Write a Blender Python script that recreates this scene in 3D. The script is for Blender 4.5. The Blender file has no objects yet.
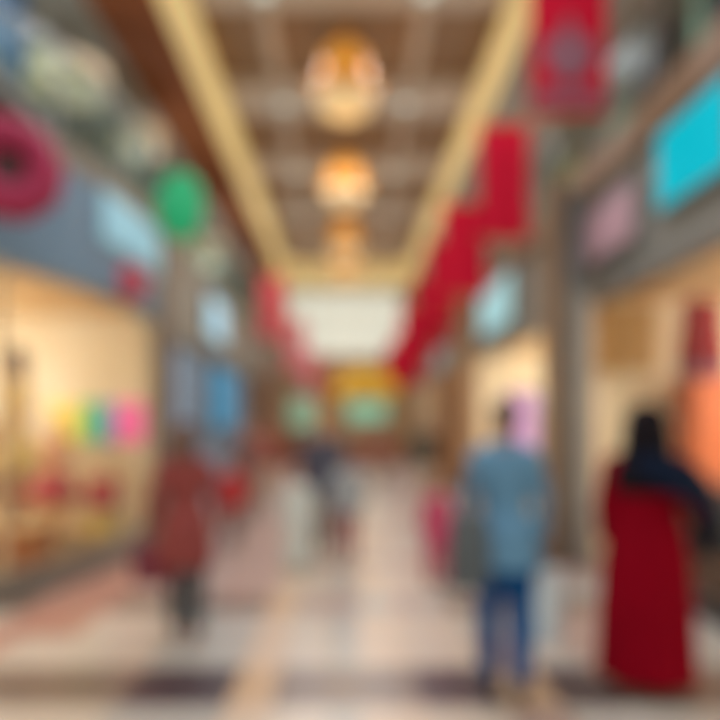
import bpy, bmesh, math, random
from mathutils import Vector, Matrix
random.seed(7)
PI = math.pi
SC = bpy.context.scene
COL = SC.collection
F = 650.0           # focal length in pixels of the 720 px frame
EYE = 1.6

# ------------------------------------------------------------------ materials
def lin(c):
    c = c / 255.0
    return c / 12.92 if c <= .04045 else ((c + .055) / 1.055) ** 2.4
def L3(rgb): return (lin(rgb[0]), lin(rgb[1]), lin(rgb[2]), 1)
MATS = {}
def mat(name, rgb, rough=.6, var=.12, scale=6, metal=0, emit=0, bump=0, spec=.5):
    if name in MATS: return MATS[name]
    m = bpy.data.materials.new(name); m.use_nodes = True
    nt = m.node_tree; b = nt.nodes['Principled BSDF']
    tc = nt.nodes.new('ShaderNodeTexCoord'); nz = nt.nodes.new('ShaderNodeTexNoise')
    nz.inputs['Scale'].default_value = scale; nz.inputs['Detail'].default_value = 4
    nt.links.new(tc.outputs['Object'], nz.inputs['Vector'])
    mx = nt.nodes.new('ShaderNodeMix'); mx.data_type = 'RGBA'
    c = L3(rgb)
    mx.inputs[6].default_value = tuple(max(0, v * (1 - var)) for v in c[:3]) + (1,)
    mx.inputs[7].default_value = tuple(min(1, v * (1 + var)) for v in c[:3]) + (1,)
    nt.links.new(nz.outputs['Fac'], mx.inputs[0])
    nt.links.new(mx.outputs[2], b.inputs['Base Color'])
    b.inputs['Roughness'].default_value = rough
    b.inputs['Metallic'].default_value = metal
    b.inputs['Specular IOR Level'].default_value = spec
    if emit:
        nt.links.new(mx.outputs[2], b.inputs['Emission Color'])
        b.inputs['Emission Strength'].default_value = emit
    if bump:
        bp = nt.nodes.new('ShaderNodeBump'); bp.inputs['Strength'].default_value = bump
        nt.links.new(nz.outputs['Fac'], bp.inputs['Height']); nt.links.new(bp.outputs[0], b.inputs['Normal'])
    MATS[name] = m
    return m
def glass(name, rgb, gloss=.08):
    if name in MATS: return MATS[name]
    m = bpy.data.materials.new(name); m.use_nodes = True
    nt = m.node_tree; nt.nodes.clear()
    o = nt.nodes.new('ShaderNodeOutputMaterial'); t = nt.nodes.new('ShaderNodeBsdfTransparent')
    g = nt.nodes.new('ShaderNodeBsdfGlossy'); x = nt.nodes.new('ShaderNodeMixShader')
    t.inputs[0].default_value = L3(rgb); g.inputs['Roughness'].default_value = .3
    x.inputs[0].default_value = gloss
    nt.links.new(t.outputs[0], x.inputs[1]); nt.links.new(g.outputs[0], x.inputs[2]); nt.links.new(x.outputs[0], o.inputs[0])
    MATS[name] = m
    return m
def wood(name, rgb1, rgb2, rough=.5, scale=3):
    m = bpy.data.materials.new(name); m.use_nodes = True
    nt = m.node_tree; b = nt.nodes['Principled BSDF']
    tc = nt.nodes.new('ShaderNodeTexCoord'); mp = nt.nodes.new('ShaderNodeMapping'); mp.inputs['Scale'].default_value = (6, .6, 6)
    w = nt.nodes.new('ShaderNodeTexNoise'); w.inputs['Scale'].default_value = scale; w.inputs['Detail'].default_value = 6
    r = nt.nodes.new('ShaderNodeMix'); r.data_type = 'RGBA'
    r.inputs[6].default_value = L3(rgb1); r.inputs[7].default_value = L3(rgb2)
    nt.links.new(tc.outputs['Object'], mp.inputs[0]); nt.links.new(mp.outputs[0], w.inputs['Vector'])
    nt.links.new(w.outputs['Fac'], r.inputs[0]); nt.links.new(r.outputs[2], b.inputs['Base Color'])
    b.inputs['Roughness'].default_value = rough
    return m

# ------------------------------------------------------------------ mesh helpers
class MB:
    def __init__(s): s.bm = bmesh.new()
    def box(s, x0, x1, y0, y1, z0, z1, mi=0):
        v = [s.bm.verts.new(p) for p in ((x0,y0,z0),(x1,y0,z0),(x1,y1,z0),(x0,y1,z0),(x0,y0,z1),(x1,y0,z1),(x1,y1,z1),(x0,y1,z1))]
        for f in ((3,2,1,0),(4,5,6,7),(0,1,5,4),(1,2,6,5),(2,3,7,6),(3,0,4,7)):
            fc = s.bm.faces.new([v[i] for i in f]); fc.material_index = mi
        return s
    def rings(s, rs, cap=True, closed=False):
        prev = None; first = None
        for r in rs:
            vs = [s.bm.verts.new(p) for p in r]
            if prev:
                n = len(vs)
                for i in range(n): s.bm.faces.new((prev[i], prev[(i+1)%n], vs[(i+1)%n], vs[i]))
            else: first = vs
            prev = vs
        if closed:
            n = len(prev)
            for i in range(n): s.bm.faces.new((prev[i], prev[(i+1)%n], first[(i+1)%n], first[i]))
        elif cap:
            s.bm.faces.new(list(reversed(first))); s.bm.faces.new(prev)
        return s
    def cone(s, a, ra, b, rb, n=14, rnd=True):
        a = Vector(a); b = Vector(b); d = b - a; ln = d.length
        if ln < 1e-6: return s
        d /= ln; u = d.orthogonal().normalized(); w = d.cross(u); rs = []
        def ring(t, r): return [a + d*t + (u*math.cos(2*PI*i/n) + w*math.sin(2*PI*i/n))*r for i in range(n)]
        if rnd:
            for k in (80, 60, 35): rs.append(ring(-ra*math.sin(math.radians(k)), ra*math.cos(math.radians(k))))
        rs.append(ring(0, ra)); rs.append(ring(ln, rb))
        if rnd:
            for k in (35, 60, 80): rs.append(ring(ln + rb*math.sin(math.radians(k)), rb*math.cos(math.radians(k))))
        return s.rings(rs)
    def cyl(s, a, b, r, n=20): return s.cone(a, r, b, r, n, False)
    def path(s, pts, r, n=10):
        for p, q in zip(pts, pts[1:]): s.cone(p, r, q, r, n, True)
        return s
    def ell(s, c, rx, ry, rz, n=20, m=12):
        rs = []
        for k in range(1, m):
            t = -PI/2 + PI*k/m
            rs.append([(c[0]+rx*math.cos(t)*math.cos(2*PI*i/n), c[1]+ry*math.cos(t)*math.sin(2*PI*i/n), c[2]+rz*math.sin(t)) for i in range(n)])
        return s.rings(rs)
    def loft(s, data, n=28, fold=0, k=9, ph=0):
        rs = []
        N = len(data) - 1
        for j, (z, cx, cy, rx, ry) in enumerate(data):
            f = fold * (1 - j/N) if fold else 0
            rs.append([(cx + rx*(1+f*math.sin(k*2*PI*i/n+ph))*math.cos(2*PI*i/n), cy + ry*(1+f*math.sin(k*2*PI*i/n+ph))*math.sin(2*PI*i/n), z) for i in range(n)])
        return s.rings(rs)
    def torus(s, c, R, r, axis='x', n=40, m=12, sx=1, lump=0):
        rs = []
        for i in range(n):
            a = 2*PI*i/n; rr = r*(1+lump*math.sin(a*9)+lump*.5*math.sin(a*17)); ring = []
            for j in range(m):
                b = 2*PI*j/m; q = R + rr*math.cos(b); h = rr*math.sin(b)
                p = {'x': (h, q*math.cos(a), q*math.sin(a)), 'y': (q*math.cos(a), h, q*math.sin(a)), 'z': (q*math.cos(a), q*math.sin(a), h)}[axis]
                ring.append((c[0]+p[0], c[1]+p[1], c[2]+p[2]))
            rs.append(ring)
        return s.rings(rs, closed=True)
    def strip(s, pts, t, z0, z1):     # wall of thickness t following plan points
        pts = [Vector((p[0], p[1])) for p in pts]; rs = []
        for i, p in enumerate(pts):
            d = (pts[min(i+1, len(pts)-1)] - pts[max(i-1, 0)]).normalized(); nn = Vector((-d.y, d.x))*t/2
            a = p + nn; b = p - nn
            rs.append([(a.x,a.y,z0),(b.x,b.y,z0),(b.x,b.y,z1),(a.x,a.y,z1)])
        return s.rings(rs)
    def obj(s, name, m, parent=None, smooth=False, bevel=0, voxel=0, sm=4):
        bmesh.ops.recalc_face_normals(s.bm, faces=s.bm.faces)
        me = bpy.data.meshes.new(name); s.bm.to_mesh(me); s.bm.free()
        for q in (m if isinstance(m, (list, tuple)) else [m]): me.materials.append(q)
        o = bpy.data.objects.new(name, me); COL.objects.link(o)
        if voxel:
            r = o.modifiers.new('r', 'REMESH'); r.mode = 'VOXEL'; r.voxel_size = voxel
            k = o.modifiers.new('s', 'SMOOTH'); k.factor = .5; k.iterations = sm
            dg = bpy.context.evaluated_depsgraph_get()
            nm = bpy.data.meshes.new_from_object(o.evaluated_get(dg))
            o.modifiers.clear(); o.data = nm
            if not nm.materials:
                nm.materials.append(m)
            smooth = True
        if bevel:
            b = o.modifiers.new('b', 'BEVEL'); b.width = bevel; b.segments = 2; b.limit_method = 'ANGLE'
        if smooth:
            for p in o.data.polygons: p.use_smooth = True
        if parent: o.parent = parent
        return o
def tag(o, label, cat, group=None, kind=None):
    o['label'] = label; o['category'] = cat
    if group: o['group'] = group
    if kind: o['kind'] = kind
    return o
def thing(name, label, cat, loc=(0,0,0), rz=0, group=None):
    o = bpy.data.objects.new(name, None); COL.objects.link(o)
    o.location = loc; o.rotation_euler = (0,0,rz)
    return tag(o, label, cat, group)
def struct(o, label=None, cat=None):
    o['kind'] = 'structure'
    if label: o['label'] = label; o['category'] = cat
    return o
def B(*a): return MB().box(*a)

# ------------------------------------------------------------------ palette
cream = mat('cream_marble', (194,182,166), .3, .12, 2)
taupe = mat('taupe_marble', (120,104,92), .3, .2, 3)
plum = mat('plum_marble', (72,60,64), .3, .2, 3)
tan = mat('tan_marble', (190,160,126), .3, .12, 3)
peach = mat('peach_marble', (200,180,158), .3, .1, 3)
salmon = mat('salmon_marble', (176,132,116), .3, .15, 3)
greym = mat('grey_marble', (172,170,163), .28, .12, 2)
pinkm = mat('pink_grey_marble', (168,146,136), .3, .12, 2)
white_paint = mat('cream_paint', (226,205,170), .7, .05)
warm_wall = mat('warm_shop_wall', (238,222,190), .7, .05)
gold_wall = mat('gold_shop_wall', (200,160,100), .6, .1)
slate = mat('slate_fascia', (96,122,142), .55, .15, 1.2)
paleblue = mat('pale_blue_panel', (138,194,214), .5, .08, emit=.12)
greybrown = mat('grey_brown_stone', (118,104,92), .6, .15)
grey_panel = mat('grey_panel', (120,122,118), .5, .15)
grey_teal = mat('grey_teal_wall', (112,122,116), .6, .18, 1.5)
ceil_brown = wood('brown_coffer', (122,94,68), (148,118,88))
ceil_beam = mat('taupe_beam', (196,182,168), .7, .1)
dark_wood = wood('red_brown_wood', (112,50,14), (150,86,36), .85)
gold = mat('gold_cove', (228,200,136), .6, .06, emit=.42)
goldtrim = mat('gold_trim', (205,165,95), .4, .1)
brown_rail = mat('brown_slab_edge', (128,102,78), .6, .15)
blackm = mat('black_metal', (38,38,40), .4, .1)
steel = mat('brushed_steel', (150,150,148), .35, .1, metal=.8)
clear = glass('shop_glass', (248,250,248), .05)
railglass = glass('balustrade_glass', (222,236,232), .04)
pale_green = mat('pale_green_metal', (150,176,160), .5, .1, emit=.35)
beige_light = mat('beige_light_panel', (186,166,138), .5, .06, emit=.5)
dark_olive = mat('dark_olive', (84,74,46), .6, .2)
dark_teal = mat('dark_teal_glass', (8,38,50), .3, .2)

# ------------------------------------------------------------------ floor
def floor():
    xs = [-9,-6,-4.2,-2.75,-2.45,-2.05,-1.32,-.68,-.42,-.1,.1,.45,.6,.92,1.25,1.6,2.2,2.9,4.5,6,9]
    ys = [-3,-1,1,2.2,3.0,3.7,4.3]
    y = 4.3
    while y < 33: ys += [y+.62, y+1.25, y+1.75]; y += 1.75
    bm = MB(); mats = [cream,taupe,plum,tan,peach,salmon,greym,pinkm]
    for j in range(len(ys)-1):
        y0, y1 = ys[j], ys[j+1]; band = (y0 == 3.7) or (y0 > 4.3 and abs(((y0-4.3) % 1.75)-1.25) < .01) or y0 == 1
        for i in range(len(xs)-1):
            x0, x1 = xs[i], xs[i+1]; c = (x0+x1)/2
            r = random.Random(i*31+j).random()
            m = 0
            if band:
                m = 1
                if -1.32 < c < -.68 or .45 < c < .92 or 1.25 < c < 1.6: m = 2
                if -.68 < c < -.42 or .92 < c < 1.25: m = 3
                if y0 > 5:
                    m = 1 if (y0 < 6 and (c < -.7 or r < .4)) else (7 if r < .6 else 6)
                    if -.68 < c < -.42: m = 3
            else:
                m = 0
                if c > 1: m = 6 if r < .6 else 7
                elif -1.4 < c < -.7: m = 6
                if -.68 < c < -.42: m = 4
                if .1 < c < .45: m = 4
                if y0 > 5.3 and c < -.7: m = 7
                if -.1 < c < .1: m = 6
            if -2.75 < c < -2.05 and (c < -2.4 or r < .5): m = 5
            v = [bm.bm.verts.new(p) for p in ((x0,y0,0),(x1,y0,0),(x1,y1,0),(x0,y1,0))]
            f = bm.bm.faces.new(v); f.material_index = m
    bmesh.ops.remove_doubles(bm.bm, verts=bm.bm.verts, dist=.001)
    struct(bm.obj('floor', mats), 'polished mall floor of cream and grey marble with dark cross bands', 'floor')
floor()

# ------------------------------------------------------------------ left curved shop
curve = [(-3.9,3.4),(-3.62,4.1),(-3.32,5.0),(-3.07,5.8),(-2.86,6.4),(-2.72,7.0),(-2.63,7.7),(-2.6,8.3),(-2.62,8.75),(-2.75,9.05)]
def off(c, d): # shift the curve outwards from the walkway
    out = []
    for i, p in enumerate(c):
        a = Vector(c[max(i-1,0)]); b = Vector(c[min(i+1,len(c)-1)]); t = (b-a).normalized()
        out.append((p[0]-t.y*d, p[1]+t.x*d))
    return out
struct(MB().strip(curve, .16, 0, .24).obj('baseboard_left', mat('grey_plinth', (112,106,98), .5)), 'curved grey plinth under the left shop window', 'plinth')
struct(MB().strip(curve, .2, 3.05, 3.6).obj('wall_left', slate), 'curved slate blue fascia over the left shop window', 'fascia')
struct(MB().strip(curve[:6], .2, 3.601, 4.15).obj('trim_15', slate), 'slate blue upper part of the near left fascia', 'fascia')
struct(MB().strip(off(curve,-.03)[5:], .2, 3.601, 4.15).obj('trim_1', paleblue), 'pale blue upper band of the curved left fascia', 'fascia band')
struct(MB().strip(curve, .03, .24, 3.05).obj('window_1', clear), 'curved clear glass front of the left shop', 'shop window')
frame = mat('cream_frame', (196,180,148), .5)
struct(MB().strip(curve, .22, 4.15, 4.4).obj('trim_13', mat('grey_slab_edge',(120,112,98),.6)), 'grey slab edge above the curved left fascia', 'slab edge')
fm = MB()
for i in (1,3,9):
    x, y = curve[i]; fm.box(x-.03, x+.03, y-.03, y+.03, .24, 3.05)
struct(fm.obj('trim_2', frame), 'slim cream mullions of the curved left shop window', 'mullions')
struct(B(-7.2,-2.75,9.1,9.3,0,4.4).obj('wall_left_shop_end', warm_wall), 'cream end wall inside the left curved shop', 'wall')
struct(B(-7.4,-7.2,2.6,9.3,0,4.4).obj('wall_left_shop_side', warm_wall), 'cream side wall at the back of the left shop', 'wall')
struct(B(-7.2,-3.9,2.6,2.8,0,4.4).obj('wall_left_shop_front', warm_wall), 'cream wall closing the left shop at the near end', 'wall')
cs = MB(); top = [(x,y) for x,y in curve]
vs = [cs.bm.verts.new((x,y,3.12)) for x,y in top] + [cs.bm.verts.new(p) for p in ((-7.2,9.1,3.12),(-7.2,2.8,3.12),(-3.9,2.8,3.12))]
f = cs.bm.faces.new(vs); r = bmesh.ops.extrude_face_region(cs.bm, geom=[f])
for v in [g for g in r['geom'] if isinstance(g, bmesh.types.BMVert)]: v.co.z += .15
struct(cs.obj('ceiling_left_shop', mat('tan_shop_ceiling', (214,176,124), .7)), 'tan ceiling inside the left curved shop', 'ceiling')
struct(B(-7.2,-3.4,3.2,9.1,0.005,.24).obj('trim_3', mat('cream_platform', (236,208,160), .5)), 'raised cream display platform inside the left shop', 'platform')

# coloured panels on the end wall
for (n, x0, x1, rgb, lab) in (('yellow',-4.02,-3.62,(236,200,60),'yellow'),('green',-3.6,-3.36,(90,185,100),'green'),('blue',-3.34,-3.12,(80,150,180),'teal blue'),('pink',-3.1,-2.7,(238,100,165),'bright pink')):
    p = thing('wall_panel', f'square {lab} panel in the row of bright panels on the left shop wall', 'display panel', ((x0+x1)/2-.1, 9.07, 1.36), 0, 'bright coloured panels on the left shop wall')
    w = (x1-x0)/2
    B(-w,w,-.03,.03,0,.56).obj('panel_face', mat('panel_'+n, rgb, .5, .05, emit=.35), p, bevel=.01)
    B(-w-.008,w+.008,-.0,.03,-.02,0).obj('ledge', frame, p)

# mannequins
def mannequin(x, y, z, rz, label, skin, dress, wig=None, skirt=None, hs=1.0, blouse=None):
    p = thing('mannequin', label, 'mannequin', (x,y,z), rz); p.scale = (hs,)*3
    m = MB()
    m.loft([(.86,0,0,.15,.1),(.98,0,0,.13,.09),(1.08,0,0,.11,.08),(1.25,0,.01,.14,.1),(1.38,0,0,.16,.08),(1.44,0,0,.06,.05)])
    for s in (-1,1):
        m.cone((s*.09,0,.9),.085,(s*.08,.02,.5),.055); m.cone((s*.08,.02,.5),.055,(s*.08,0,.1),.035); m.cone((s*.08,0,.06),.035,(s*.08,.13,.04),.028)
        m.cone((s*.18,0,1.38),.045,(s*.24,-.02,1.1),.035); m.cone((s*.24,-.02,1.1),.035,(s*.23,.1,.88),.025); m.cone((s*.23,.1,.88),.025,(s*.22,.14,.78),.02)
    m.cone((0,0,1.4),.05,(0,.01,1.52),.045); m.ell((0,.01,1.6),.075,.09,.11)
    m.cone((0,.09,1.6),.012,(0,.105,1.57),.014)
    m.obj('body', skin, p, voxel=.014)
    bl = MB().loft([(.92,0,0,.155,.115),(1.05,0,0,.135,.1),(1.25,0,.01,.165,.125),(1.38,0,0,.175,.1),(1.42,0,0,.1,.07)])
    for s in (-1,1): bl.cone((s*.17,0,1.37),.065,(s*.22,-.02,1.15),.055, rnd=True)
    bl.obj('blouse', blouse or dress, p, voxel=.014)
    MB().loft([(.5,0,0,.3/hs**2,.26/hs),(.66,0,0,.27/hs**2,.21/hs),(.84,0,0,.2/hs,.15),(.96,0,0,.145,.11)], fold=.08).obj('skirt', skirt or dress, p, smooth=True)
    if wig: MB().ell((0,-.025,1.63),.1,.11,.11).ell((0,-.07,1.5),.09,.05,.13).obj('wig', wig, p, voxel=.014)
    MB().cyl((0,0,0),(0,0,.03),.17).cyl((0,-.02,.03),(0,-.02,.5),.012).obj('stand', steel, p, smooth=False)
    return p
mskin = mat('mannequin_skin', (176,122,84), .5)
mannequin(-3.3,6.5,.64,2.5,'dark-haired mannequin in a pale gold dress on the tall plinth', mskin, mat('pale_gold_cloth',(222,184,106),.7), mat('dark_wig',(58,40,28),.8))
mannequin(-3.58,8.0,.24,2.9,'mannequin in a tan blouse and full crimson skirt in the left shop', mat('pale_skin',(214,170,130),.5), mat('crimson_cloth',(164,34,54),.7), mat('sand_wig',(200,160,110),.8), hs=.84, blouse=mat('tan_blouse',(206,150,112),.7))
pl = thing('display_plinth','orange-brown plinth under the gold dress mannequin','plinth',(-3.3,6.5,.24))
B(-.3,.3,-.28,.28,0,.36).obj('plinth_body', mat('orange_wood',(170,100,44),.5), pl, bevel=.01); B(-.32,.32,-.3,.3,.36,.4).obj('plinth_top', mat('cream_top',(238,196,132),.4), pl, bevel=.01)
# low table with yellow boxes
t = thing('display_table','low pale table near the crimson mannequin in the left shop','table',(-3.02,8.1,.24))
B(-.17,.17,-.3,.3,.3,.34).obj('table_top', mat('pale_sage',(190,186,150),.5), t, bevel=.008)
for sx in (-1,1):
    for sy in (-1,1): B(sx*.14-.02,sx*.14+.02,sy*.26-.02,sy*.26+.02,0,.3).obj('leg', frame, t)
B(-.12,.12,-.24,.24,0,.298).obj('base_block', mat('yellow_card',(228,190,80),.6), t)
g = thing('gift_box','crimson gift box on the low yellow-based table in the left shop','box',(-3.02,8.1,.58))
B(-.15,.15,-.15,.15,0,.32).obj('box_body', mat('crimson_card',(170,36,56),.6), g, bevel=.006); B(-.16,.16,-.16,.16,.28,.34).obj('lid', mat('crimson_lid',(184,46,66),.6), g, bevel=.006)
# hanging gold gown far left
rk = thing('garment_rack','steel rail hung with brown and gold gowns at the left edge','clothes rack',(-4.45,8.3,.24))
MB().path([(-.5,0,0),(-.5,0,1.5),(.35,0,1.5),(.35,0,0)],.016).obj('rail', steel, rk, smooth=True)
for k,(dx,rgb) in enumerate(((-.38,(170,105,60)),(-.14,(214,160,90)),(.1,(150,88,56)),(.28,(196,110,90)))):
    MB().loft([(.35,dx,0,.1,.22),(.9,dx,0,.08,.17),(1.2,dx,0,.06,.15),(1.36,dx,0,.05,.19),(1.42,dx,0,.03,.08)],fold=.12,k=6).obj('gown', mat(f'gown_{k}',rgb,.8), rk, smooth=True)

# round crimson ring sign + small rosette + green blade sign
w = thing('ring_sign','large crimson ring sign with dark centre on the curved left fascia','sign',(-2.7,5.2,3.66), -1.05)
MB().path([(-.1,-.1,0),(-.3,-.38,0)],.02).obj('bracket', blackm, w, smooth=True)
MB().torus((0,0,0),.27,.155,'x',sx=1,lump=.06).obj('ring', mat('crimson_ring',(140,22,64),.7,.2,8,emit=.1), w, smooth=True)
MB().cyl((-.05,0,0),(.03,0,0),.2,28).obj('centre_disc', mat('dark_maroon',(48,14,12),.6), w)
w = thing('rosette_sign','small round crimson sign low on the left fascia beyond the ring','sign',(-2.5,7.55,3.26), -.9)
MB().torus((0,0,0),.12,.085,'x',lump=.05).obj('ring', mat('rose_red',(176,52,72),.6,emit=.1), w, smooth=True)
MB().cyl((-.03,0,0),(.05,0,0),.1,20).obj('centre_disc', mat('rose_dark',(128,34,50),.6), w)
w = thing('blade_sign','bright green oval sign projecting from the left upper floor','sign',(-2.33,9.2,4.7))
MB().ell((0,0,0),.34,.07,.5).obj('sign_face', mat('green_sign',(12,146,92),.5,.15,2,emit=.4), w, smooth=True)
for zz in (.25,-.2): MB().path([(-.28,0,zz),(-.5,0,zz)],.02).obj('bracket', blackm, w, smooth=True)

# ------------------------------------------------------------------ left side beyond
struct(B(-3.05,-2.62,9.3,9.95,0,4.4).obj('pillar', greybrown, bevel=.02), 'grey-brown stone pillar beside the left curved shop', 'pillar')
struct(B(-3.1,-2.9,9.95,19,0,3.05).obj('wall_left_middle', mat('blue_grey_wall',(116,136,156),.6,.15,1)), 'blue-grey shop wall beyond the left pillar', 'wall')
struct(B(-3.1,-2.82,9.95,31,3.05,4.4).obj('wall_left_fascia', mat('grey_beige_fascia',(128,124,114),.6)), 'grey fascia over the far left shops', 'fascia')
struct(B(-3.1,-2.9,19,31,0,3.05).obj('wall_left_far', mat('grey_beige_wall',(150,134,112),.6)), 'beige wall at the far left of the mall', 'wall')
def lightbox(x, y, z, rz, w, h, rgb, label, emit=.4, name='shop_sign', bars=None):
    p = thing(name, label, 'sign', (x,y,z), rz)
    B(-.04,.04,-w/2,w/2,0,h).obj('case', blackm if x < 2.8 else grey_panel, p, bevel=.008)
    s = MB().box(.04,.05,-w/2+.04,w/2-.04,.04,h-.04).box(-.05,-.04,-w/2+.04,w/2-.04,.04,h-.04)
    s.obj('lit_face', mat('face_%d_%d_%d' % rgb, rgb, .8, .12, 2, emit=emit, spec=.05), p)
    return p
lightbox(-2.86,10.9,.9,0,1.1,2.0,(120,142,164),'grey-blue lit poster just past the left pillar',.25)
lightbox(-2.86,15.2,1.5,0,3.0,1.45,(74,136,172),'long blue lit poster on the far left wall',.4)
lightbox(-2.775,13.9,3.35,0,1.9,.95,(160,200,218),'white-blue lit shop sign on the far left fascia',.5)
struct(B(-2.9,-2.55,19.2,20.2,0,3.05).obj('pillar', mat('brown_pillar',(112,82,58),.6), bevel=.02), 'brown pillar on the far left past the blue poster', 'pillar')
struct(B(-2.9,-2.5,24,25,0,4.4).obj('pillar', mat('rust_pillar',(140,104,78),.6), bevel=.02), 'pale brown pillar at the far left end', 'pillar')

# ------------------------------------------------------------------ right side
struct(B(2.9,3.1,2.6,8.1,3.05,4.4).obj('wall_right', mat('grey_fascia',(116,116,112),.5,.1)), 'grey fascia over the near right shop', 'fascia')
struct(B(2.9,3.1,8.1,31,3.05,4.4).obj('wall_right_fascia', mat('grey_beige_fascia',(128,124,114),.6)), 'grey-beige fascia over the far right shops', 'fascia')
struct(B(2.98,3.02,2.9,7.5,.12,3.05).obj('window_2', clear), 'clear glass front of the near right shop', 'shop window')
m = MB()
for y in (2.9,4.4): m.box(2.97,3.03,y-.03,y+.03,0,3.05)
struct(m.box(2.96,3.04,2.9,7.5,0,.12).obj('trim_4', blackm), 'dark metal frame of the near right shop window', 'window frame')
struct(B(2.95,7,7.9,8.1,0,4.4).obj('wall_right_shop_end', warm_wall), 'cream end wall inside the near right shop', 'wall')
struct(B(2.95,3.75,7.84,7.9,2.25,3.05).obj('trim_5', gold_wall), 'gold-tan upper panel on the right shop end wall', 'wall panel')
struct(B(7,7.2,2.6,8.1,0,4.4).obj('wall_right_shop_side', warm_wall), 'cream side wall at the back of the right shop', 'wall')
struct(B(3.1,7,2.4,2.6,0,4.4).obj('wall_right_shop_front', warm_wall), 'cream wall closing the right shop at the near end', 'wall')
struct(B(3.1,7,2.6,8.1,3.12,3.3).obj('ceiling_right_shop', mat('tan_shop_ceiling',(214,176,124))), 'tan ceiling inside the near right shop', 'ceiling')
struct(B(2.33,2.5,7.4,7.7,0,4.4).obj('pillar', mat('brown_stone',(124,98,72),.6), bevel=.015), 'narrow brown stone pillar before the right shops', 'pillar')
struct(B(2.51,2.7,7.4,7.88,0,4.28).obj('pillar', mat('grey_stone',(104,108,108),.5), bevel=.015), 'grey clad pillar between the two right shops', 'pillar')
struct(B(2.71,2.84,7.42,7.88,0,3.05).obj('trim_14', mat('pale_strip',(176,168,156),.5)), 'pale strip on the side of the grey right pillar', 'trim')
c = thing('counter','dark brown counter in the near right shop window','counter',(3.75,6.2,0))
B(-.4,.4,-.8,.8,.02,.95).obj('counter_body', mat('brown_counter',(108,72,46),.5), c, bevel=.01); B(-.44,.44,-.84,.84,.95,1.0).obj('counter_top', mat('counter_top',(120,92,88),.3), c, bevel=.01)
# red dress hanging
d = thing('hanging_dress','crimson dress with a lilac hem hanging high in the right shop','dress',(3.95,7.2,2.25))
MB().loft([(.0,0,0,.27,.13),(.3,0,0,.25,.12),(.5,0,0,.22,.1),(.68,0,0,.25,.1),(.74,0,0,.12,.05)],fold=.08,k=8).obj('dress_cloth', mat('crimson_dress',(168,22,30),.7), d, smooth=True)
MB().loft([(-.12,0,0,.28,.135),(.02,0,0,.272,.132)],fold=.04,k=8).obj('hem', mat('lilac_hem',(140,96,118),.7), d, smooth=True)
MB().path([(-.18,0,.7),(0,0,.78),(.18,0,.7)],.01).obj('hanger', steel, d)
d = thing('hanging_dress','second crimson dress hanging at the right edge of the shop','dress',(4.3,6.6,2.25))
MB().loft([(.0,0,0,.25,.13),(.3,0,0,.23,.12),(.5,0,0,.16,.09),(.7,0,0,.2,.1),(.76,0,0,.1,.05)],fold=.08,k=8).obj('dress_cloth', mat('crimson_dress',(168,22,30),.7), d, smooth=True)
MB().path([(-.18,0,.72),(0,0,.78),(.18,0,.72)],.01).obj('hanger', steel, d)
c = thing('cabinet','bright orange cabinet against the right shop wall','cabinet',(4.5,7.65,0))
B(-.5,.5,-.2,.2,.02,2.15).obj('body', mat('orange_panel',(238,132,84),.6,.06,spec=.2), c, bevel=.01)
for s in (-1,1):
    dd = B(s*.25-.235,s*.25+.235,-.225,-.2,.08,2.1).obj('door', mat('orange_door',(240,138,92),.6,.06,spec=.2), c, bevel=.006)
    MB().cyl((s*.05,-.25,1.0),(s*.05,-.25,1.25),.01,10).obj('handle', steel, dd)
lightbox(2.855,5.3,3.48,0,1.15,.75,(0,160,178),'bright cyan shop sign on the near right fascia',.6)
lightbox(2.855,7.0,3.42,0,1.35,.62,(166,134,142),'dusty pink shop sign beyond the cyan sign',.2)
# right store B
struct(B(2.9,6,14,14.2,0,4.4).obj('wall_right_middle', warm_wall), 'cream end wall of the second right shop', 'wall')
struct(B(6,6.2,8.1,14.2,0,4.4).obj('wall_right_middle_side', warm_wall), 'cream side wall of the second right shop', 'wall')
struct(B(3.1,6,8.1,14,3.12,3.3).obj('ceiling_right_middle', mat('tan_shop_ceiling',(214,176,124))), 'tan ceiling of the second right shop', 'ceiling')
struct(B(2.98,3.01,8.1,14,.0,3.05).obj('window_3', clear), 'clear glass front of the second right shop', 'shop window')
lightbox(3.2,11.7,.98,.95,.62,1.25,(222,170,222),'tall lilac lit poster in the second right shop',.55)
lightbox(2.855,12.3,3.35,0,2.6,.95,(160,206,212),'pale cyan shop sign above the second right shop',.45)
lightbox(2.855,19.4,3.15,0,2.0,.7,(160,168,166),'pale grey shop sign on the far right fascia',.25)
struct(B(2.9,3.1,14.2,31,0,3.05).obj('wall_right_far', mat('light_beige_wall',(204,176,140),.6)), 'beige wall at the far right of the mall', 'wall')
struct(B(2.5,2.9,16.6,17.7,0,3.05).obj('pillar', mat('orange_brown_pillar',(150,98,52),.6), bevel=.02), 'orange-brown pillar on the far right', 'pillar')
struct(B(2.5,2.9,14,14.6,0,4.4).obj('pillar', mat('tan_pillar',(150,118,84),.6), bevel=.02), 'tan pillar at the end of the second right shop', 'pillar')

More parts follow.
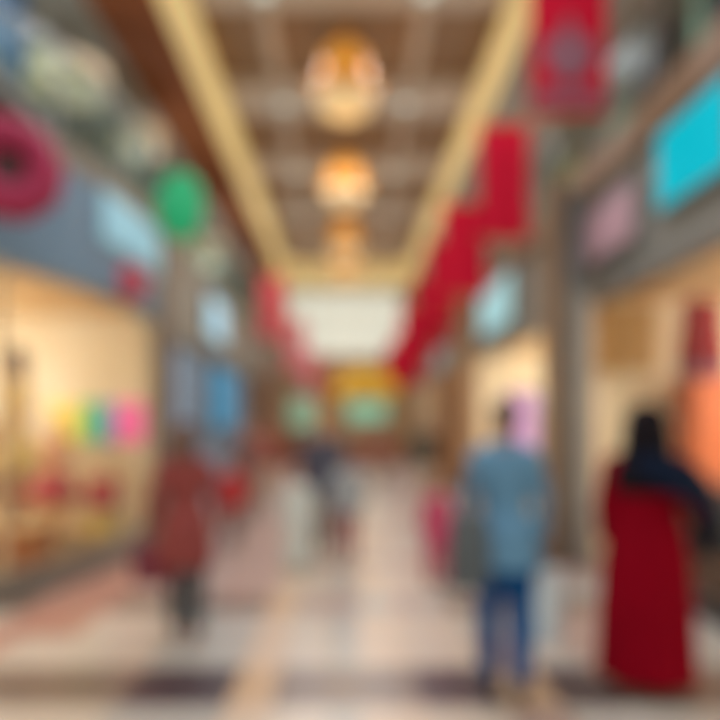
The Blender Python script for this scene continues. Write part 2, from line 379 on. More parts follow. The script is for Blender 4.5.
# ------------------------------------------------------------------ upper floor
for s, n in ((-1,'left'),(1,'right')):
    a, b = sorted((s*2.86, s*4.8))
    if s < 0: y0 = 3.0
    else: y0 = 2.4
    struct(B(a,b,y0,31,4.42,4.5).obj('ceiling_gallery_'+n, grey_panel), f'upper gallery floor slab on the {n} side', 'slab')
    a, b = sorted((s*2.8, s*2.98))
    struct(B(a,b,9.3 if s<0 else 2.4,31,4.28,4.64).obj('trim_%d' % (6 if s<0 else 7), brown_rail if s>0 else mat('grey_slab_edge',(120,112,98),.6)), f'slab edge along the {n} upper gallery', 'slab edge')
    a, b = sorted((s*4.8, s*5.0))
    struct(B(a,b,0 if s<0 else 0,31,4.4,8.4).obj('wall_%s_upper' % n, grey_teal if s<0 else mat('grey_beige_upper',(142,132,118),.6,.1,1)), f'upper gallery wall on the {n} side', 'wall')
    br = thing('balustrade', f'glass balustrade with handrail along the {n} upper gallery', 'balustrade', (s*2.9, 0, 4.64))
    st = 9.3 if s < 0 else 2.4
    k = 0; y = st
    while y < 30.5:
        B(-.008,.008,y+.05,y+1.75,.02,.95).obj('glass_panel', railglass, br)
        B(-.02,.02,y-.02,y+.02,0,1.0).obj('post', steel, br)
        y += 1.8
    MB().cyl((0,st,1.0),(0,30.8,1.0),.035,12).obj('handrail', mat('brown_handrail',(112,92,70),.5), br, smooth=True)
br = thing('balustrade', 'curved glass balustrade above the curved left fascia', 'balustrade', (0,0,4.4))
cc = off(curve,-.02)[:-1]
MB().strip(cc,.016,.02,.9).obj('glass_panel', railglass, br)
MB().path([(x,y,.95) for x,y in cc],.03).obj('handrail', steel, br, smooth=True)
for x,y in cc[::2]: B(x-.02,x+.02,y-.02,y+.02,0,.95).obj('post', steel, br)

# upper shops left: beige signs, dark openings, blue sign
def upper_shop(s, y0, y1, z0, z1, m, name, label, cat='shop window'):
    p = thing(name, label, cat, (s*4.8,(y0+y1)/2,z0))
    w = (y1-y0)/2
    a, b = sorted((0, -s*.06)); B(a,b,-w,w,0,z1-z0).obj('panel', m, p, bevel=.01)
    f = MB(); a, b = sorted((0,-s*.1))
    f.box(a,b,-w-.06,-w,0,z1-z0).box(a,b,w,w+.06,0,z1-z0).box(a,b,-w-.06,w+.06,z1-z0,z1-z0+.06)
    f.obj('frame', steel, p)
    return p
def drum(x,y,z,r,h,label):
    p = thing('drum_lamp', label, 'lamp', (x,y,z), 0, 'beige drum lamps over the left gallery')
    MB().cyl((0,0,0),(0,0,h),r,32).obj('shade', mat('beige_drum',(190,168,138),.6,.05,emit=.55), p)
    MB().torus((0,0,0),r,.015,'z').obj('rim', brass_, p, smooth=True)
    MB().cyl((0,0,h),(0,0,8.0-z),.012,8).obj('cord', blackm, p)
brass_ = mat('brass',(190,140,60),.35,.1,metal=.6)
drum(-4.0,9.4,6.44,.55,.32,'nearest and widest beige drum lamp over the upper left gallery')
drum(-4.1,13.0,7.1,.46,.4,'beige drum lamp above the green oval sign')
drum(-4.1,18.6,6.2,.6,.7,'farthest beige drum lamp, seen below the green oval sign')
upper_shop(-1,11.2,13.0,5.7,6.9,dark_olive,'dark_window','dark olive window under the nearest beige light panel','window')
upper_shop(-1,14.2,17.8,5.6,7.1,dark_olive,'dark_window','dark olive window behind the green oval sign','window')
upper_shop(-1,6.9,9.6,6.7,7.9,mat('blue_sign',(4,84,128),.7,.1,emit=.6),'shop_sign','deep blue shop sign on the upper left wall','sign')
upper_shop(1,9.1,10.5,5.9,7.4,mat('dark_window_green',(30,34,28),.4),'dark_window','dark window on the upper right wall','window')
upper_shop(1,6.6,8.4,6.2,7.6,dark_teal,'dark_window','dark teal window at the upper right corner','window')
upper_shop(1,8.55,8.85,5.6,7.6,pale_green,'lit_sign','pale green upright panel beside the dark teal window','panel')
upper_shop(1,10.8,11.6,5.4,7.0,pale_green,'lit_sign','pale green upright panel past the dark upper right window','panel')
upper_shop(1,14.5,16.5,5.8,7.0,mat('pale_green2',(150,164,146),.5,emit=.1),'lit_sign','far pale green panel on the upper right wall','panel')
upper_shop(1,11.9,12.75,5.9,6.5,mat('slate_win',(88,94,98),.4),'dark_window','slate grey window between the upper right pale panels','window')
upper_shop(1,13,14.3,6.6,7.3,mat('olive_beige',(152,138,104),.5,emit=.1),'lit_sign','olive-beige sign on the upper right wall','panel')

# ------------------------------------------------------------------ main ceiling
struct(B(-2.85,2.85,-1,29.9,8.45,8.6).obj('ceiling', ceil_brown), 'brown recessed coffered ceiling of the mall', 'ceiling')
bm = MB()
for y in (2.9,6.4,9.8,13.4,17.0,20.4,23.8,27.2): bm.box(-2.7,2.7,y-.62,y+.62,8.25,8.45)
for x in (-1.3,1.3):
    bm.box(x-.1,x+.1,-1,29.7,8.3,8.45)
struct(bm.obj('trim_8', ceil_beam), 'pale taupe cross beams of the coffered ceiling', 'beams')
struct(B(-4.8,-3.9,-1,31,8.0,8.6).obj('ceiling_left_gallery', mat('grey_gallery_ceiling',(150,146,136),.7)), 'grey ceiling over the upper left gallery', 'ceiling')
struct(B(-3.9,-2.83,-1,31,8.0,8.11).box(-3.9,-2.96,-1,31,8.11,8.6).obj('ceiling_left', dark_wood), 'red-brown wooden soffit along the left of the coffers', 'soffit')
struct(B(2.95,4.8,-1,31,8.0,8.6).obj('ceiling_right', mat('grey_soffit',(150,138,126),.7)), 'grey-beige soffit along the right of the coffers', 'soffit')
struct(B(-2.82,-2.34,-1,29.6,8.0,8.12).box(-2.95,-2.72,-1,29.6,8.12,8.5).obj('trim_9', gold), 'glowing gold cove along the left of the ceiling', 'cove light')
struct(B(2.5,2.95,-1,29.6,8.0,8.12).box(2.85,2.95,-1,29.6,8.12,8.5).obj('trim_10', gold), 'glowing gold cove along the right of the ceiling', 'cove light')
struct(B(-2.95,2.95,26.6,29.9,7.85,8.3).obj('trim_11', gold), 'glowing gold cove across the far end of the ceiling', 'cove light')
struct(B(-2.95,2.95,29.9,31,7.9,8.6).obj('ceiling_far', ceil_beam), 'taupe soffit at the far end', 'soffit')

amber = mat('amber_shade',(222,150,56),.6,.1,emit=.5); creamg = mat('cream_bowl',(232,202,150),.6,.04,emit=.28); brass = mat('brass',(190,140,60),.35,.1,metal=.6)
def chandelier(y, label):
    p = thing('chandelier', label, 'chandelier', (0,y,6.95), 0, 'chandeliers along the coffered ceiling')
    MB().loft([(.0,0,0,.12,.12),(.06,0,0,.34,.34),(.2,0,0,.48,.48),(.36,0,0,.52,.52),(.4,0,0,.46,.46)],36).obj('bowl', creamg, p, smooth=True)
    MB().torus((0,0,.42),.52,.03,'z').obj('ring', brass, p, smooth=True)
    MB().loft([(.5,0,0,.44,.44),(.75,0,0,.44,.44),(1.05,0,0,.4,.4),(1.2,0,0,.26,.26)],36).obj('shade', amber, p, smooth=True)
    MB().cyl((0,0,1.0),(0,0,1.5),.02).cyl((0,0,1.42),(0,0,1.5),.12).obj('stem', brass, p)
    for k in range(6):
        a = k*PI/3; MB().cone((.55*math.cos(a),.55*math.sin(a),.42),.02,(.58*math.cos(a),.58*math.sin(a),.62),  .03).obj('candle', amber, p, smooth=True)
for y, l in ((11.3,'nearest and largest'),(16.0,'second'),(21.0,'third'),(24.6,'farthest')):
    chandelier(y, f'{l} amber and cream chandelier under the ceiling coffers')

for y, l in ((9.95,'nearest'),(13.4,'second'),(17.0,'third'),(20.4,'fourth')):
    for sx, sl in ((-1.25,'left'),(1.25,'right')):
        p = thing('ceiling_downlight', f'{l} round downlight of the {sl} row in the ceiling beams', 'ceiling light', (sx,y,8.2), 0, 'round downlights in the ceiling beams')
        MB().torus((0,0,.03),.17,.03,'z').obj('rim', steel, p, smooth=True)
        MB().cyl((0,0,.01),(0,0,.05),.16,28).obj('lens', mat('downlight_lens',(214,224,214),.5,.02,emit=.7), p)
# ------------------------------------------------------------------ banners
redb = mat('red_banner',(188,12,46),.8,.1,2,spec=.15); emb = mat('grey_pink_emblem',(134,84,100),.7)
pinkb = mat('pink_banner',(220,128,136),.7,.1,2)
def banner(x, y, ztop, w, h, m, label, group, emblem=True, rz=0):
    p = thing('banner', label, 'banner', (x,y,ztop-h), rz, group)
    b = MB(); N = 14; rs = []
    for i in range(N+1):
        xx = -w/2 + w*i/N; wv = .02*math.sin(i*1.3)
        rs.append([(xx,wv-.006,0),(xx,wv+.006,0),(xx,wv+.006,h),(xx,wv-.006,h)])
    b.rings(rs).obj('cloth', m, p, smooth=False)
    if emblem:
        e = MB(); n = 10
        e.box(-w*.44,w*.44,-.034,-.028,h*.05,h*.13)
        vs = [(0,h*.16),(.28*w,h*.26),(.4*w,h*.42),(.2*w,h*.38),(.0,h*.54),(-.2*w,h*.38),(-.4*w,h*.42),(-.28*w,h*.26)]
        e.rings([[(x_, -.034, z_) for x_,z_ in vs],[(x_, -.028, z_) for x_,z_ in vs]])
        e.obj('emblem', emb, p)
    MB().cyl((-w/2-.04,0,h),(w/2+.04,0,h),.022,10).obj('rod', brass, p)
    MB().cyl((-w/2-.02,0,0),(w/2+.02,0,0),.016,10).obj('bottom_rod', brass, p)
    top = 8.0 if abs(x) > 2.5 else 8.25
    for q in (-1,1): MB().cyl((q*(w/2-.05),0,h),(q*(w/2-.05),0,top-(ztop-h)),.005,6).obj('cord', blackm, p)
G = 'red banners hanging in a row on the right'
ys = [(2.3,6.7,6.7,.78,1.92,'nearest red banner of the right row, with a pale emblem'),
 (2.32,9.5,6.0,.72,1.7,'second red banner of the right row'),
 (2.3,12.6,5.9,.85,1.8,'third red banner of the right row'),
 (2.3,14.6,5.7,.9,1.75,'fourth red banner of the right row'),
 (2.3,17.2,5.5,.95,1.8,'fifth red banner of the right row'),
 (2.25,20.7,5.3,.95,1.8,'sixth red banner of the right row'),
 (2.3,24.2,5.0,1.0,1.9,'seventh red banner of the right row, second farthest'),
 (2.2,27.6,4.9,1.0,1.7,'farthest red banner of the right row')]
for i,(x,y,zt,w,h,l) in enumerate(ys): banner(x,y,zt,w,h,redb,l,G,emblem=(i<1))
G = 'pinkish red banners on the far left'
banner(-2.3,20.5,6.3,.75,2.0,mat('salmon_banner',(206,70,80),.7,.1,2),'salmon red banner on the far left, nearest of its row',G,False)
banner(-1.95,25.5,5.7,.8,2.0,pinkb,'pink banner on the far left between two others',G,False)
banner(-1.5,28.5,4.8,.8,2.0,pinkb,'lowest and farthest pink banner on the left',G,False)

# ------------------------------------------------------------------ far end
fw = mat('tan_end_wall',(206,176,138),.6)
struct(B(-4.8,4.8,31,31.2,0,4.9).box(-4.8,-2.75,31,31.2,4.9,8.6).box(2.75,4.8,31,31.2,4.9,8.6).obj('wall_back', fw), 'tan end wall of the mall below the bright window', 'wall')
m = MB()
for x in (-2.7,-1.35,0,1.35,2.7): m.box(x-.03,x+.03,30.98,31.06,4.9,7.9)
for z in (4.92,6.4,7.85): m.box(-2.7,2.7,30.98,31.06,z-.03,z+.03)
struct(m.obj('trim_12', white_paint), 'pale glazing bars of the bright end window', 'window bars')
struct(B(-2.7,2.7,31.08,31.1,4.9,7.9).obj('window_4', clear), 'bright tall window high in the end wall', 'window')
# kiosk with yellow arch
k = thing('kiosk','far kiosk with yellow arched canopy and brown counter','kiosk',(.8,26,0))
B(-1.5,1.5,-.5,.5,.02,.95).obj('counter', mat('rust_counter',(150,88,66),.5), k, bevel=.02)
B(-1.55,1.55,-.55,.55,.95,1.0).obj('counter_top', mat('counter_cream',(200,170,130),.4), k)
a = MB(); rs = []
for i in range(17):
    t = PI*i/16; c, s_ = math.cos(t), math.sin(t)
    rs.append([(1.3*c,-.55,2.75+1.1*s_),(1.3*c,.55,2.75+1.1*s_),(.75*c,.55,2.7+.5*s_),(.75*c,-.55,2.7+.5*s_)])
a.rings(rs).obj('canopy', mat('yellow_canopy',(224,176,36),.5,emit=.15), k)  # canopy is no lamp; slight emission added to brighten its yellow
for x in (-1.2,1.2): MB().cyl((x,0,.95),(x,0,2.75),.06).obj('post', mat('tan_post',(190,150,90),.5), k)
B(-.75,.85,-.5,-.42,1.75,2.55).obj('sign_panel', mat('mint_sign',(138,208,176),.5,.05,emit=.25), k, bevel=.02)
B(-.75,.85,-.41,-.3,2.6,3.1).obj('infill', mat('ochre_infill',(206,156,50),.5), k)
k = thing('kiosk','far left stall with brown sign board and mint panel','kiosk',(-1.5,27,0))
B(-1.3,.9,-.3,.3,.02,1.0).obj('counter', mat('dark_rust_counter',(136,84,68),.5), k, bevel=.02)
B(-.8,.35,-.2,-.1,1.45,2.75).obj('mint_panel', mat('mint_panel',(150,196,166),.5,.05,emit=.2), k)
B(.3,1.25,-.2,-.1,2.55,4.1).obj('sign_board', mat('brown_board',(156,96,54),.5), k)
B(.35,1.2,-.2,-.1,1.4,2.55).obj('side_board', mat('orange_board',(208,148,84),.5), k)
for x in (-1.1,.4,1.2): MB().cyl((x,0,0),(x,0,3.2),.05).obj('post', mat('tan_post',(190,150,90),.5), k)

# ------------------------------------------------------------------ people
skin_a = mat('skin_tan',(190,140,112),.55,.06); skin_b = mat('skin_brown',(150,104,80),.55,.06)
def hand(m, wr, d, nrm, side, s, curl=.9):
    d = Vector(d).normalized(); nrm = (Vector(nrm) - d*Vector(nrm).dot(d)).normalized(); lat = d.cross(nrm).normalized()
    if lat.y < 0: lat = -lat      # thumb side faces forward
    wr = Vector(wr)
    for k in (-1.5,-.5,.5,1.5):
        m.cone(wr, .018*s, wr + d*.085*s + lat*k*.019*s, .013*s, 8)
    ln = {1.5:.072, .5:.082, -.5:.076, -1.5:.06}
    for k in (-1.5,-.5,.5,1.5):
        b = wr + d*.09*s + lat*k*.021*s; L = ln[k]*s
        a1 = curl*.45; a2 = curl*1.1
        p1 = b + (d*math.cos(a1) + nrm*math.sin(a1))*L*.5
        p2 = p1 + (d*math.cos(a2) + nrm*math.sin(a2))*L*.5
        m.cone(b,.0095*s,p1,.009*s,8); m.cone(p1,.009*s,p2,.0075*s,8)
    t0 = wr + d*.025*s + lat*.028*s; t1 = t0 + (d*.6+lat*.7+nrm*.3).normalized()*.04*s; t2 = t1 + (d*.9+lat*.15+nrm*.4).normalized()*.032*s
    m.cone(t0,.014*s,t1,.011*s,8); m.cone(t1,.011*s,t2,.009*s,8)
def person(label, x, y, rz, H, legs, arms, skin, vox=.012, top=None, bottom=None, hair=None, hairlen=0, dress=None, scarf=None, shoes=None, sleeve='long', jacket_len=.86, wide=1.0, group=None, headturn=0, open_=False):
    S = H/1.72
    p = thing('person', label, 'person', (x,y,0), rz, group)
    V = lambda a: Vector(a)*S
    sh = {-1: V((-.168*wide,0,1.368)), 1: V((.168*wide,0,1.368))}
    hip = {-1: V((-.086,0,.9)), 1: V((.086,0,.9))}
    knees = {}; ank = {}
    for s, fy in ((-1,legs[0]),(1,legs[1])):
        lift = .0 if fy >= 0 else abs(fy)*.28
        ank[s] = V((s*.08, fy, .085+lift)); knees[s] = V((s*.088, fy*.45+.04, .485))
    el = {-1: V(arms[0][0]), 1: V(arms[1][0])}; wr = {-1: V(arms[0][1]), 1: V(arms[1][1])}
    b = MB()
    tor = [(.86,0,-.01,.15,.115),(.95,0,-.01,.165,.12),(1.05,0,0,.14,.1),(1.13,0,0,.135,.098),(1.25,0,.005,.16,.115),(1.36,0,0,.175,.105),(1.43,0,-.005,.13,.075),(1.47,0,-.01,.06,.055)]
    def sc(data, o=0): return [(z*S,cx*S,cy*S,(rx*wide+o)*S,(ry+o)*S) for z,cx,cy,rx,ry in data]
    b.loft(sc(tor))
    for s in (-1,1):
        b.cone(V((0,-.01,1.445)),.045*S,sh[s],.05*S)
        b.cone(hip[s],.088*S,knees[s],.056*S); b.cone(knees[s],.056*S,ank[s],.038*S)
        cal = knees[s].lerp(ank[s],.3)+V((0,-.015,0)); b.ell(cal,.05*S,.052*S,.11*S)
        ft = ank[s]; up = ft.z - .085*S
        b.cone(ft+V((0,-.03,-.045)),.036*S,ft+V((0,.13,-.055))-V((0,0,up/S*.7)),.027*S)
        b.cone(sh[s],.05*S,el[s],.038*S); b.cone(el[s],.038*S,wr[s],.026*S)
        d = (wr[s]-el[s]); hand(b, wr[s], d, (-s,0,.0), s, S*1.0)
    b.cone(V((0,-.012,1.42)),.058*S,V((0,.005,1.53)),.052*S)
    # head
    hc = V((0,.012,1.62))
    b.ell(hc,.074*S,.092*S,.1*S); b.ell(V((0,.042,1.565)),.052*S,.056*S,.058*S)
    b.cone(V((0,.096,1.628)),.009*S,V((0,.117,1.592)),.014*S)
    b.cone(V((-.012,.1,1.59)),.01*S,V((.012,.1,1.59)),.01*S)
    b.cone(V((-.02,.088,1.556)),.009*S,V((.02,.088,1.556)),.009*S); b.cone(V((-.018,.086,1.546)),.009*S,V((.018,.086,1.546)),.009*S)
    b.cone(V((-.045,.082,1.644)),.011*S,V((.045,.082,1.644)),.011*S); b.ell(V((0,.078,1.522)),.02*S,.018*S,.016*S)
    for s in (-1,1): b.ell(V((s*.076,.0,1.605)),.012*S,.022*S,.032*S)
    b.obj('body', skin, p, voxel=vox*.75, sm=2)
    for s in (-1,1):
        e = MB().ell(V((s*.031,.088,1.618)),.014*S,.012*S,.009*S,12,8).obj('eye', mat('eye_white',(225,220,212),.3,.02), p, smooth=True)
        MB().ell(V((s*.031,.0985,1.618)),.006*S,.003*S,.006*S,10,6).obj('pupil', mat('pupil_dark',(40,26,20),.2,.02), e, smooth=True)
    if hair:
        h = MB().ell(V((0,-.01,1.642)),.086*S,.1*S,.095*S)
        h.ell(V((0,-.045,1.6)),.078*S,.062*S,.085*S)
        if hairlen: h.loft([((1.58-hairlen)*S,0,-.09*S,.06*S,.03*S),((1.55-hairlen*.5)*S,0,-.09*S,.085*S,.045*S),(1.58*S,0,-.05*S,.09*S,.06*S),(1.64*S,0,-.03*S,.088*S,.08*S)])
        h.obj('hair', hair, p, voxel=.012*S, sm=3)
    if top:
        t = MB(); data = [d for d in tor if d[0] > jacket_len]
        data = [(z,cx,cy,rx+(.036/wide if z<1.0 else 0),ry+(.03 if z<1.0 else 0)) for z,cx,cy,rx,ry in data[:-1]]
        data = [(jacket_len,0,-.01,.2/wide,.16)] + ([(.8,0,-.01,.202/wide,.16)] if jacket_len<.78 else []) + data
        t.loft(sc(data,.018))
        for s in (-1,1):
            t.cone(V((0,-.012,1.43)),.062*S,sh[s],.062*S)
            t.cone(sh[s],.064*S,el[s],.053*S)
            if sleeve == 'long': t.cone(el[s],.053*S, el[s].lerp(wr[s],.93),.04*S,14)
        t.obj('shirt', top, p, voxel=vox, sm=3)
        cz = MB().torus(V((0,-.008,1.462)),.068*S,.014*S,'z'); cz.obj('collar', top, p, smooth=True)
    if bottom:
        t = MB().loft(sc([(.8,0,-.01,.15,.11),(.86,0,-.01,.172,.125),(.95,0,-.01,.17,.122),(1.03,0,0,.145,.104)],.012))
        for s in (-1,1):
            t.cone(hip[s],.104*S,knees[s],.078*S); t.cone(knees[s],.078*S, knees[s].lerp(ank[s],.95),.064*S,14)
        t.obj('trousers', bottom, p, voxel=vox, sm=3)
    if dress:
        lo = .07; t = MB()
        t.loft(sc([(lo,0,-.02,.25,.26),(.2,0,-.02,.245,.25),(.5,0,-.01,.235,.22),(.8,0,-.01,.215,.175),(.95,0,0,.195,.15),(1.1,0,0,.165,.13),(1.27,0,.005,.185,.14),(1.38,0,0,.195,.12),(1.44,0,0,.14,.09),(1.475,0,-.01,.075,.065)]),48,fold=.07,k=8)
        for s in (-1,1):
            t.cone(V((0,-.012,1.43)),.062*S,sh[s],.064*S)
            t.cone(sh[s],.066*S,el[s],.06*S); t.cone(el[s],.06*S, el[s].lerp(wr[s],.93),.056*S,14)
        t.obj('dress', dress, p, voxel=vox, sm=2)
    if scarf:
        t = MB().ell(V((0,-.03,1.635)),.128*S,.13*S,.125*S).ell(V((-.0,-.05,1.52)),.145*S,.11*S,.17*S)
        t.loft(sc([(1.2,0,-.075,.15,.08),(1.3,0,-.03,.18,.14),(1.42,0,-.01,.16,.115),(1.5,0,-.02,.09,.085),(1.55,0,-.03,.08,.08)]))
        t.obj('head_scarf', scarf, p, voxel=vox, sm=3)
    sm_ = shoes or mat('dark_shoe',(44,38,36),.5)
    for s in (-1,1):
        a = ank[s]; up = a.z-.085*S; q = MB()
        q.cone(a+V((0,-.035,-.042)),.044*S,a+V((0,.12,-.05))-V((0,0,up/S*.7)),.036*S); q.ell(a+V((0,-.01,-.02)),.045*S,.05*S,.05*S)
        q.obj('shoe', sm_, p, voxel=.012*S, sm=2)
    return p
def bag(x,y,z,rz,w,h,d,m,label,name='shopping_bag',hh=.14,group=None):
    p = thing(name,label,'bag',(x,y,z),rz,group)
    q = MB(); q.rings([[(-w/2,-d/2,0),(w/2,-d/2,0),(w/2,d/2,0),(-w/2,d/2,0)],[(-w/2*1.04,-d/2*1.1,h*.5),(w/2*1.04,-d/2*1.1,h*.5),(w/2*1.04,d/2*1.1,h*.5),(-w/2*1.04,d/2*1.1,h*.5)],[(-w/2,-d/3,h),(w/2,-d/3,h),(w/2,d/3,h),(-w/2,d/3,h)]])
    q.obj('bag_body', m, p, bevel=.01)
    for s in (-1,1):
        MB().path([(-w*.22,s*d*.2,h-.01),(-w*.16,s*d*.1,h+hh*.8),(0,s*d*.04,h+hh),(w*.16,s*d*.1,h+hh*.8),(w*.22,s*d*.2,h-.01)],.006,8).obj('handle', mat('bag_cord',(90,80,76),.7), p, smooth=True)
    return p
A_rest = (((-.25,-.03,1.13),(-.25,.06,.89)),((.25,-.03,1.13),(.25,.06,.89)))
denim = mat('denim_shirt',(98,142,176),.9,.12,12,spec=.15); jeans = mat('blue_jeans',(18,78,138),.9,.15,12,spec=.15)
# man in denim shirt, from behind
person('tall man in denim-blue shirt and blue jeans with his back turned', .96,3.9,-.12,1.76,(.06,-.07),(((-.225,-.04,1.13),(-.25,.02,.88)),((.215,.02,1.13),(.225,.09,.88))),
  skin_a, .011, top=denim, bottom=jeans, hair=mat('grey_brown_hair',(112,92,84),.8), shoes=mat('navy_shoe',(40,50,62),.6), jacket_len=.74, wide=.9)
bag(1.23,3.95,.3,.9,.26,.42,.1,mat('white_paper',(206,224,236),.6),'pale blue-white shopping bag hanging from the denim man\'s right hand',hh=.17)
bag(.71,3.74,.66,.3,.2,.42,.13,mat('dark_green_leather',(80,90,98),.6),'tall dark grey shoulder bag hanging at the denim man\'s left side','handbag',hh=.3)
# woman in red
woman = person('woman in long crimson dress and black head scarf at the right', 1.85,4.0,-.3,1.7,(.1,-.1),(((-.24,.0,1.12),(-.22,.12,.9)),((.27,.02,1.14),(.32,.2,1.02))),
  skin_b, .012, dress=mat('crimson_gown',(128,0,24),.85,.25,3,spec=.08), scarf=mat('black_scarf',(26,22,28),.8,spec=.1), shoes=mat('dark_shoe',(44,38,36),.5), wide=1.15)
def shawl(who):
    p = MB().rings([[ (x-.02,y-.05,z+h), (x-.02,y-.085,z), (x+.02,y-.11,z-h), (x+.03,y-.05,z-h), (x+.02,y+.0,z), (x+.02,y-.0,z+h)] for x,y,z,h in ((1.7,3.88,1.36,.05),(1.84,3.85,1.33,.11),(1.96,3.85,1.29,.13),(2.08,3.86,1.21,.15),(2.18,3.9,1.1,.16),(2.26,3.93,.98,.15))]).obj('shawl', mat('navy_shawl',(16,28,50),.85,spec=.1), None, voxel=.014)
    bpy.context.view_layer.update(); p.parent = who; p.matrix_parent_inverse = who.matrix_world.inverted(); p['label'] = 'dark navy shawl'
shawl(woman)
bag(2.33,4.05,.8,.5,.34,.28,.14,mat('navy_leather',(18,32,48),.5),'dark navy handbag beside the crimson dress at the right edge','handbag',hh=.12)
# left woman in maroon
person('woman in maroon top and dark trousers before the left pillar', -1.19,4.85,.2,1.62,(.14,-.14),(((-.25,-.05,1.12),(-.27,.05,.9)),((.25,.0,1.12),(.25,.12,.92))),
  skin_b, .012, top=mat('maroon_top',(138,68,66),.85,.15,8,spec=.2), bottom=mat('charcoal_trousers',(52,60,66),.8), hair=mat('brown_hair',(94,66,54),.8), hairlen=.16, jacket_len=.58, shoes=mat('brown_shoe',(150,104,88),.6), wide=.92)
bag(-1.42,4.86,.42,.1,.3,.3,.12,mat('plum_bag',(112,34,56),.6),'deep plum bag in the maroon woman\'s left hand','handbag',hh=.17)
# red child left mid
person('child in bright red shirt and grey trousers near the left wall', -1.47,8.5,PI,1.14,(.08,-.08),A_rest, skin_a, .014, top=mat('bright_red_shirt',(180,34,44),.8), bottom=mat('mauve_grey_trousers',(150,124,122),.8), hair=mat('brown_hair',(94,66,54),.8), jacket_len=.78)
person('person in mauve-brown coat behind the red shirted child', -1.62,10.8,PI,1.66,(.12,-.1),A_rest, skin_a, .014, top=mat('mauve_coat',(126,88,82),.8), bottom=mat('taupe_trousers',(148,124,112),.8), hair=mat('dark_brown_hair',(60,46,40),.8), jacket_len=.6)
person('person in rust-red jacket and beige trousers in the far left', -1.68,13.5,PI,1.7,(.1,-.12),A_rest, skin_a, .016, top=mat('rust_jacket',(156,78,62),.8), bottom=mat('beige_trousers',(196,172,146),.8), hair=mat('dark_brown_hair',(60,46,40),.8), jacket_len=.8)
# centre pair
person('person in dark navy-grey jacket and grey trousers mid corridor', -.28,8.2,PI,1.7,(.14,-.12),A_rest, skin_a, .014, top=mat('navy_grey_jacket',(72,74,90),.8), bottom=mat('taupe_grey_trousers',(122,112,108),.8), hair=mat('dark_brown_hair',(60,46,40),.8), jacket_len=.72, wide=1.2)
person('person in light grey top and dusty red trousers mid corridor', .03,7.7,.1,1.3,(.1,-.08),A_rest, skin_a, .014, top=mat('light_grey_top',(150,158,164),.8), bottom=mat('dusty_red_trousers',(142,72,80),.8), hair=mat('grey_brown_hair',(112,92,84),.8), jacket_len=.74)
person('small child in pale blue-white robe left of the navy jacket person', -.52,7.2,PI,1.12,(.08,-.08),A_rest, skin_a, .016, dress=mat('pale_robe',(196,206,204),.8), hair=mat('dark_brown_hair',(60,46,40),.8))
# right child in pink, far dark person
person('small child in magenta-pink top and trousers left of the denim man', .92,6.5,.3,1.06,(.08,-.06),A_rest, skin_a, .013, top=mat('magenta_top',(186,62,104),.8), bottom=mat('magenta_trousers',(176,84,112),.8), hair=mat('auburn_hair',(120,76,58),.8), jacket_len=.6)
person('far person in dark green-grey coat under the orange-brown pillar', 1.85,15,PI,1.68,(.1,-.1),A_rest, skin_a, .016, top=mat('dark_green_coat',(66,70,60),.8), bottom=mat('beige_trousers',(196,172,146),.8), hair=mat('dark_brown_hair',(60,46,40),.8), jacket_len=.68, wide=1.15)
person('far person in brown coat standing beside the kiosk', 1.0,18,PI,1.68,(.1,-.1),A_rest, skin_a, .018, top=mat('brown_coat',(150,98,76),.8), bottom=mat('beige_trousers',(196,172,146),.8), hair=mat('dark_brown_hair',(60,46,40),.8), jacket_len=.7)
person('person in orange-brown coat near the tan pillar on the right', 2.15,9.2,PI,1.6,(.1,-.1),A_rest, skin_b, .016, top=mat('orange_brown_coat',(164,108,76),.8), bottom=mat('brown_trousers',(128,92,68),.8), hair=mat('dark_brown_hair',(60,46,40),.8), jacket_len=.5)

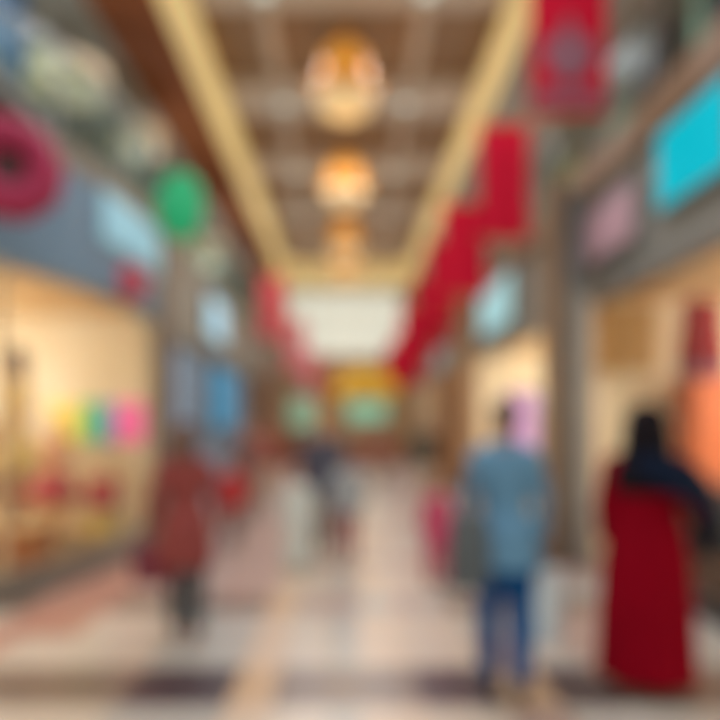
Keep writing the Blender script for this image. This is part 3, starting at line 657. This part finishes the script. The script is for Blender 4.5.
# ------------------------------------------------------------------ lights
def spot(x,y,z,e,rgb=(246,246,255),ang=160,blend=.8):
    l = bpy.data.lights.new('downlight_and_fill_lamp','SPOT'); l.energy = e; l.color = L3(rgb)[:3]; l.spot_size = math.radians(ang); l.spot_blend = blend; l.shadow_soft_size = 0
    o = bpy.data.objects.new('downlight_and_fill_lamp', l); COL.objects.link(o); o.location = (x,y,z)
def point(x,y,z,e,rgb=(255,226,180)):  # bare bulb without a fixture, for shop light and added fill
    l = bpy.data.lights.new('shop_and_fill_lamp','POINT'); l.energy = e; l.color = L3(rgb)[:3]; l.shadow_soft_size = 0
    o = bpy.data.objects.new('shop_and_fill_lamp', l); COL.objects.link(o); o.location = (x,y,z)
K = 1.0
for y in (1.2,4.6,8.1,11.6,15.2,18.7,22.1,25.5,28.6):  # last row is fill, added to brighten the far end
    for x in (-1.1,1.1): spot(x,y,8.2,270*K)
for y in (5.2,7.6): point(-5.0,y,2.1,78,(255,250,244))
for y in (4.2,6.4): point(5.4,y,2.2,88,(255,250,242))
point(4.6,10,2.2,70,(255,250,242)); point(4.6,12.4,2.2,100,(255,250,242))
for y in (8,14,20,26):
    point(-4.1,y,5.9,75,(236,244,244)); point(4.1,y,5.9,75,(250,244,236))  # unseen fill points added to brighten the upper galleries
for y in (11.3,17.2,23): point(0,y,5.6,55,(255,222,170))  # unseen points added in mid-air, standing in for chandelier light
w = bpy.data.worlds.new('World'); SC.world = w; w.use_nodes = True
bg = w.node_tree.nodes['Background']; bg.inputs[0].default_value = L3((250,243,226)); bg.inputs[1].default_value = 1.0

# ------------------------------------------------------------------ camera
cd = bpy.data.cameras.new('camera'); cam = bpy.data.objects.new('camera', cd); COL.objects.link(cam)
cam.location = (0,0,EYE); cam.rotation_euler = (PI/2,0,0)
cd.sensor_width = 36; cd.lens = 36*F/720
cd.shift_x = 15/720; cd.shift_y = 65/720
cd.clip_start = .05
cd.dof.use_dof = True; cd.dof.focus_distance = .35; cd.dof.aperture_fstop = 1.7   # the photograph is far out of focus
SC.camera = cam
SC.view_settings.view_transform = 'Standard'; SC.view_settings.look = 'None'
SC.view_settings.exposure = 0; SC.view_settings.gamma = 1; SC.view_settings.use_curve_mapping = False
SC.cycles.use_denoising = True
SC.cycles.max_bounces = 8; SC.cycles.transparent_max_bounces = 12
SC.cycles.sample_clamp_indirect = 4
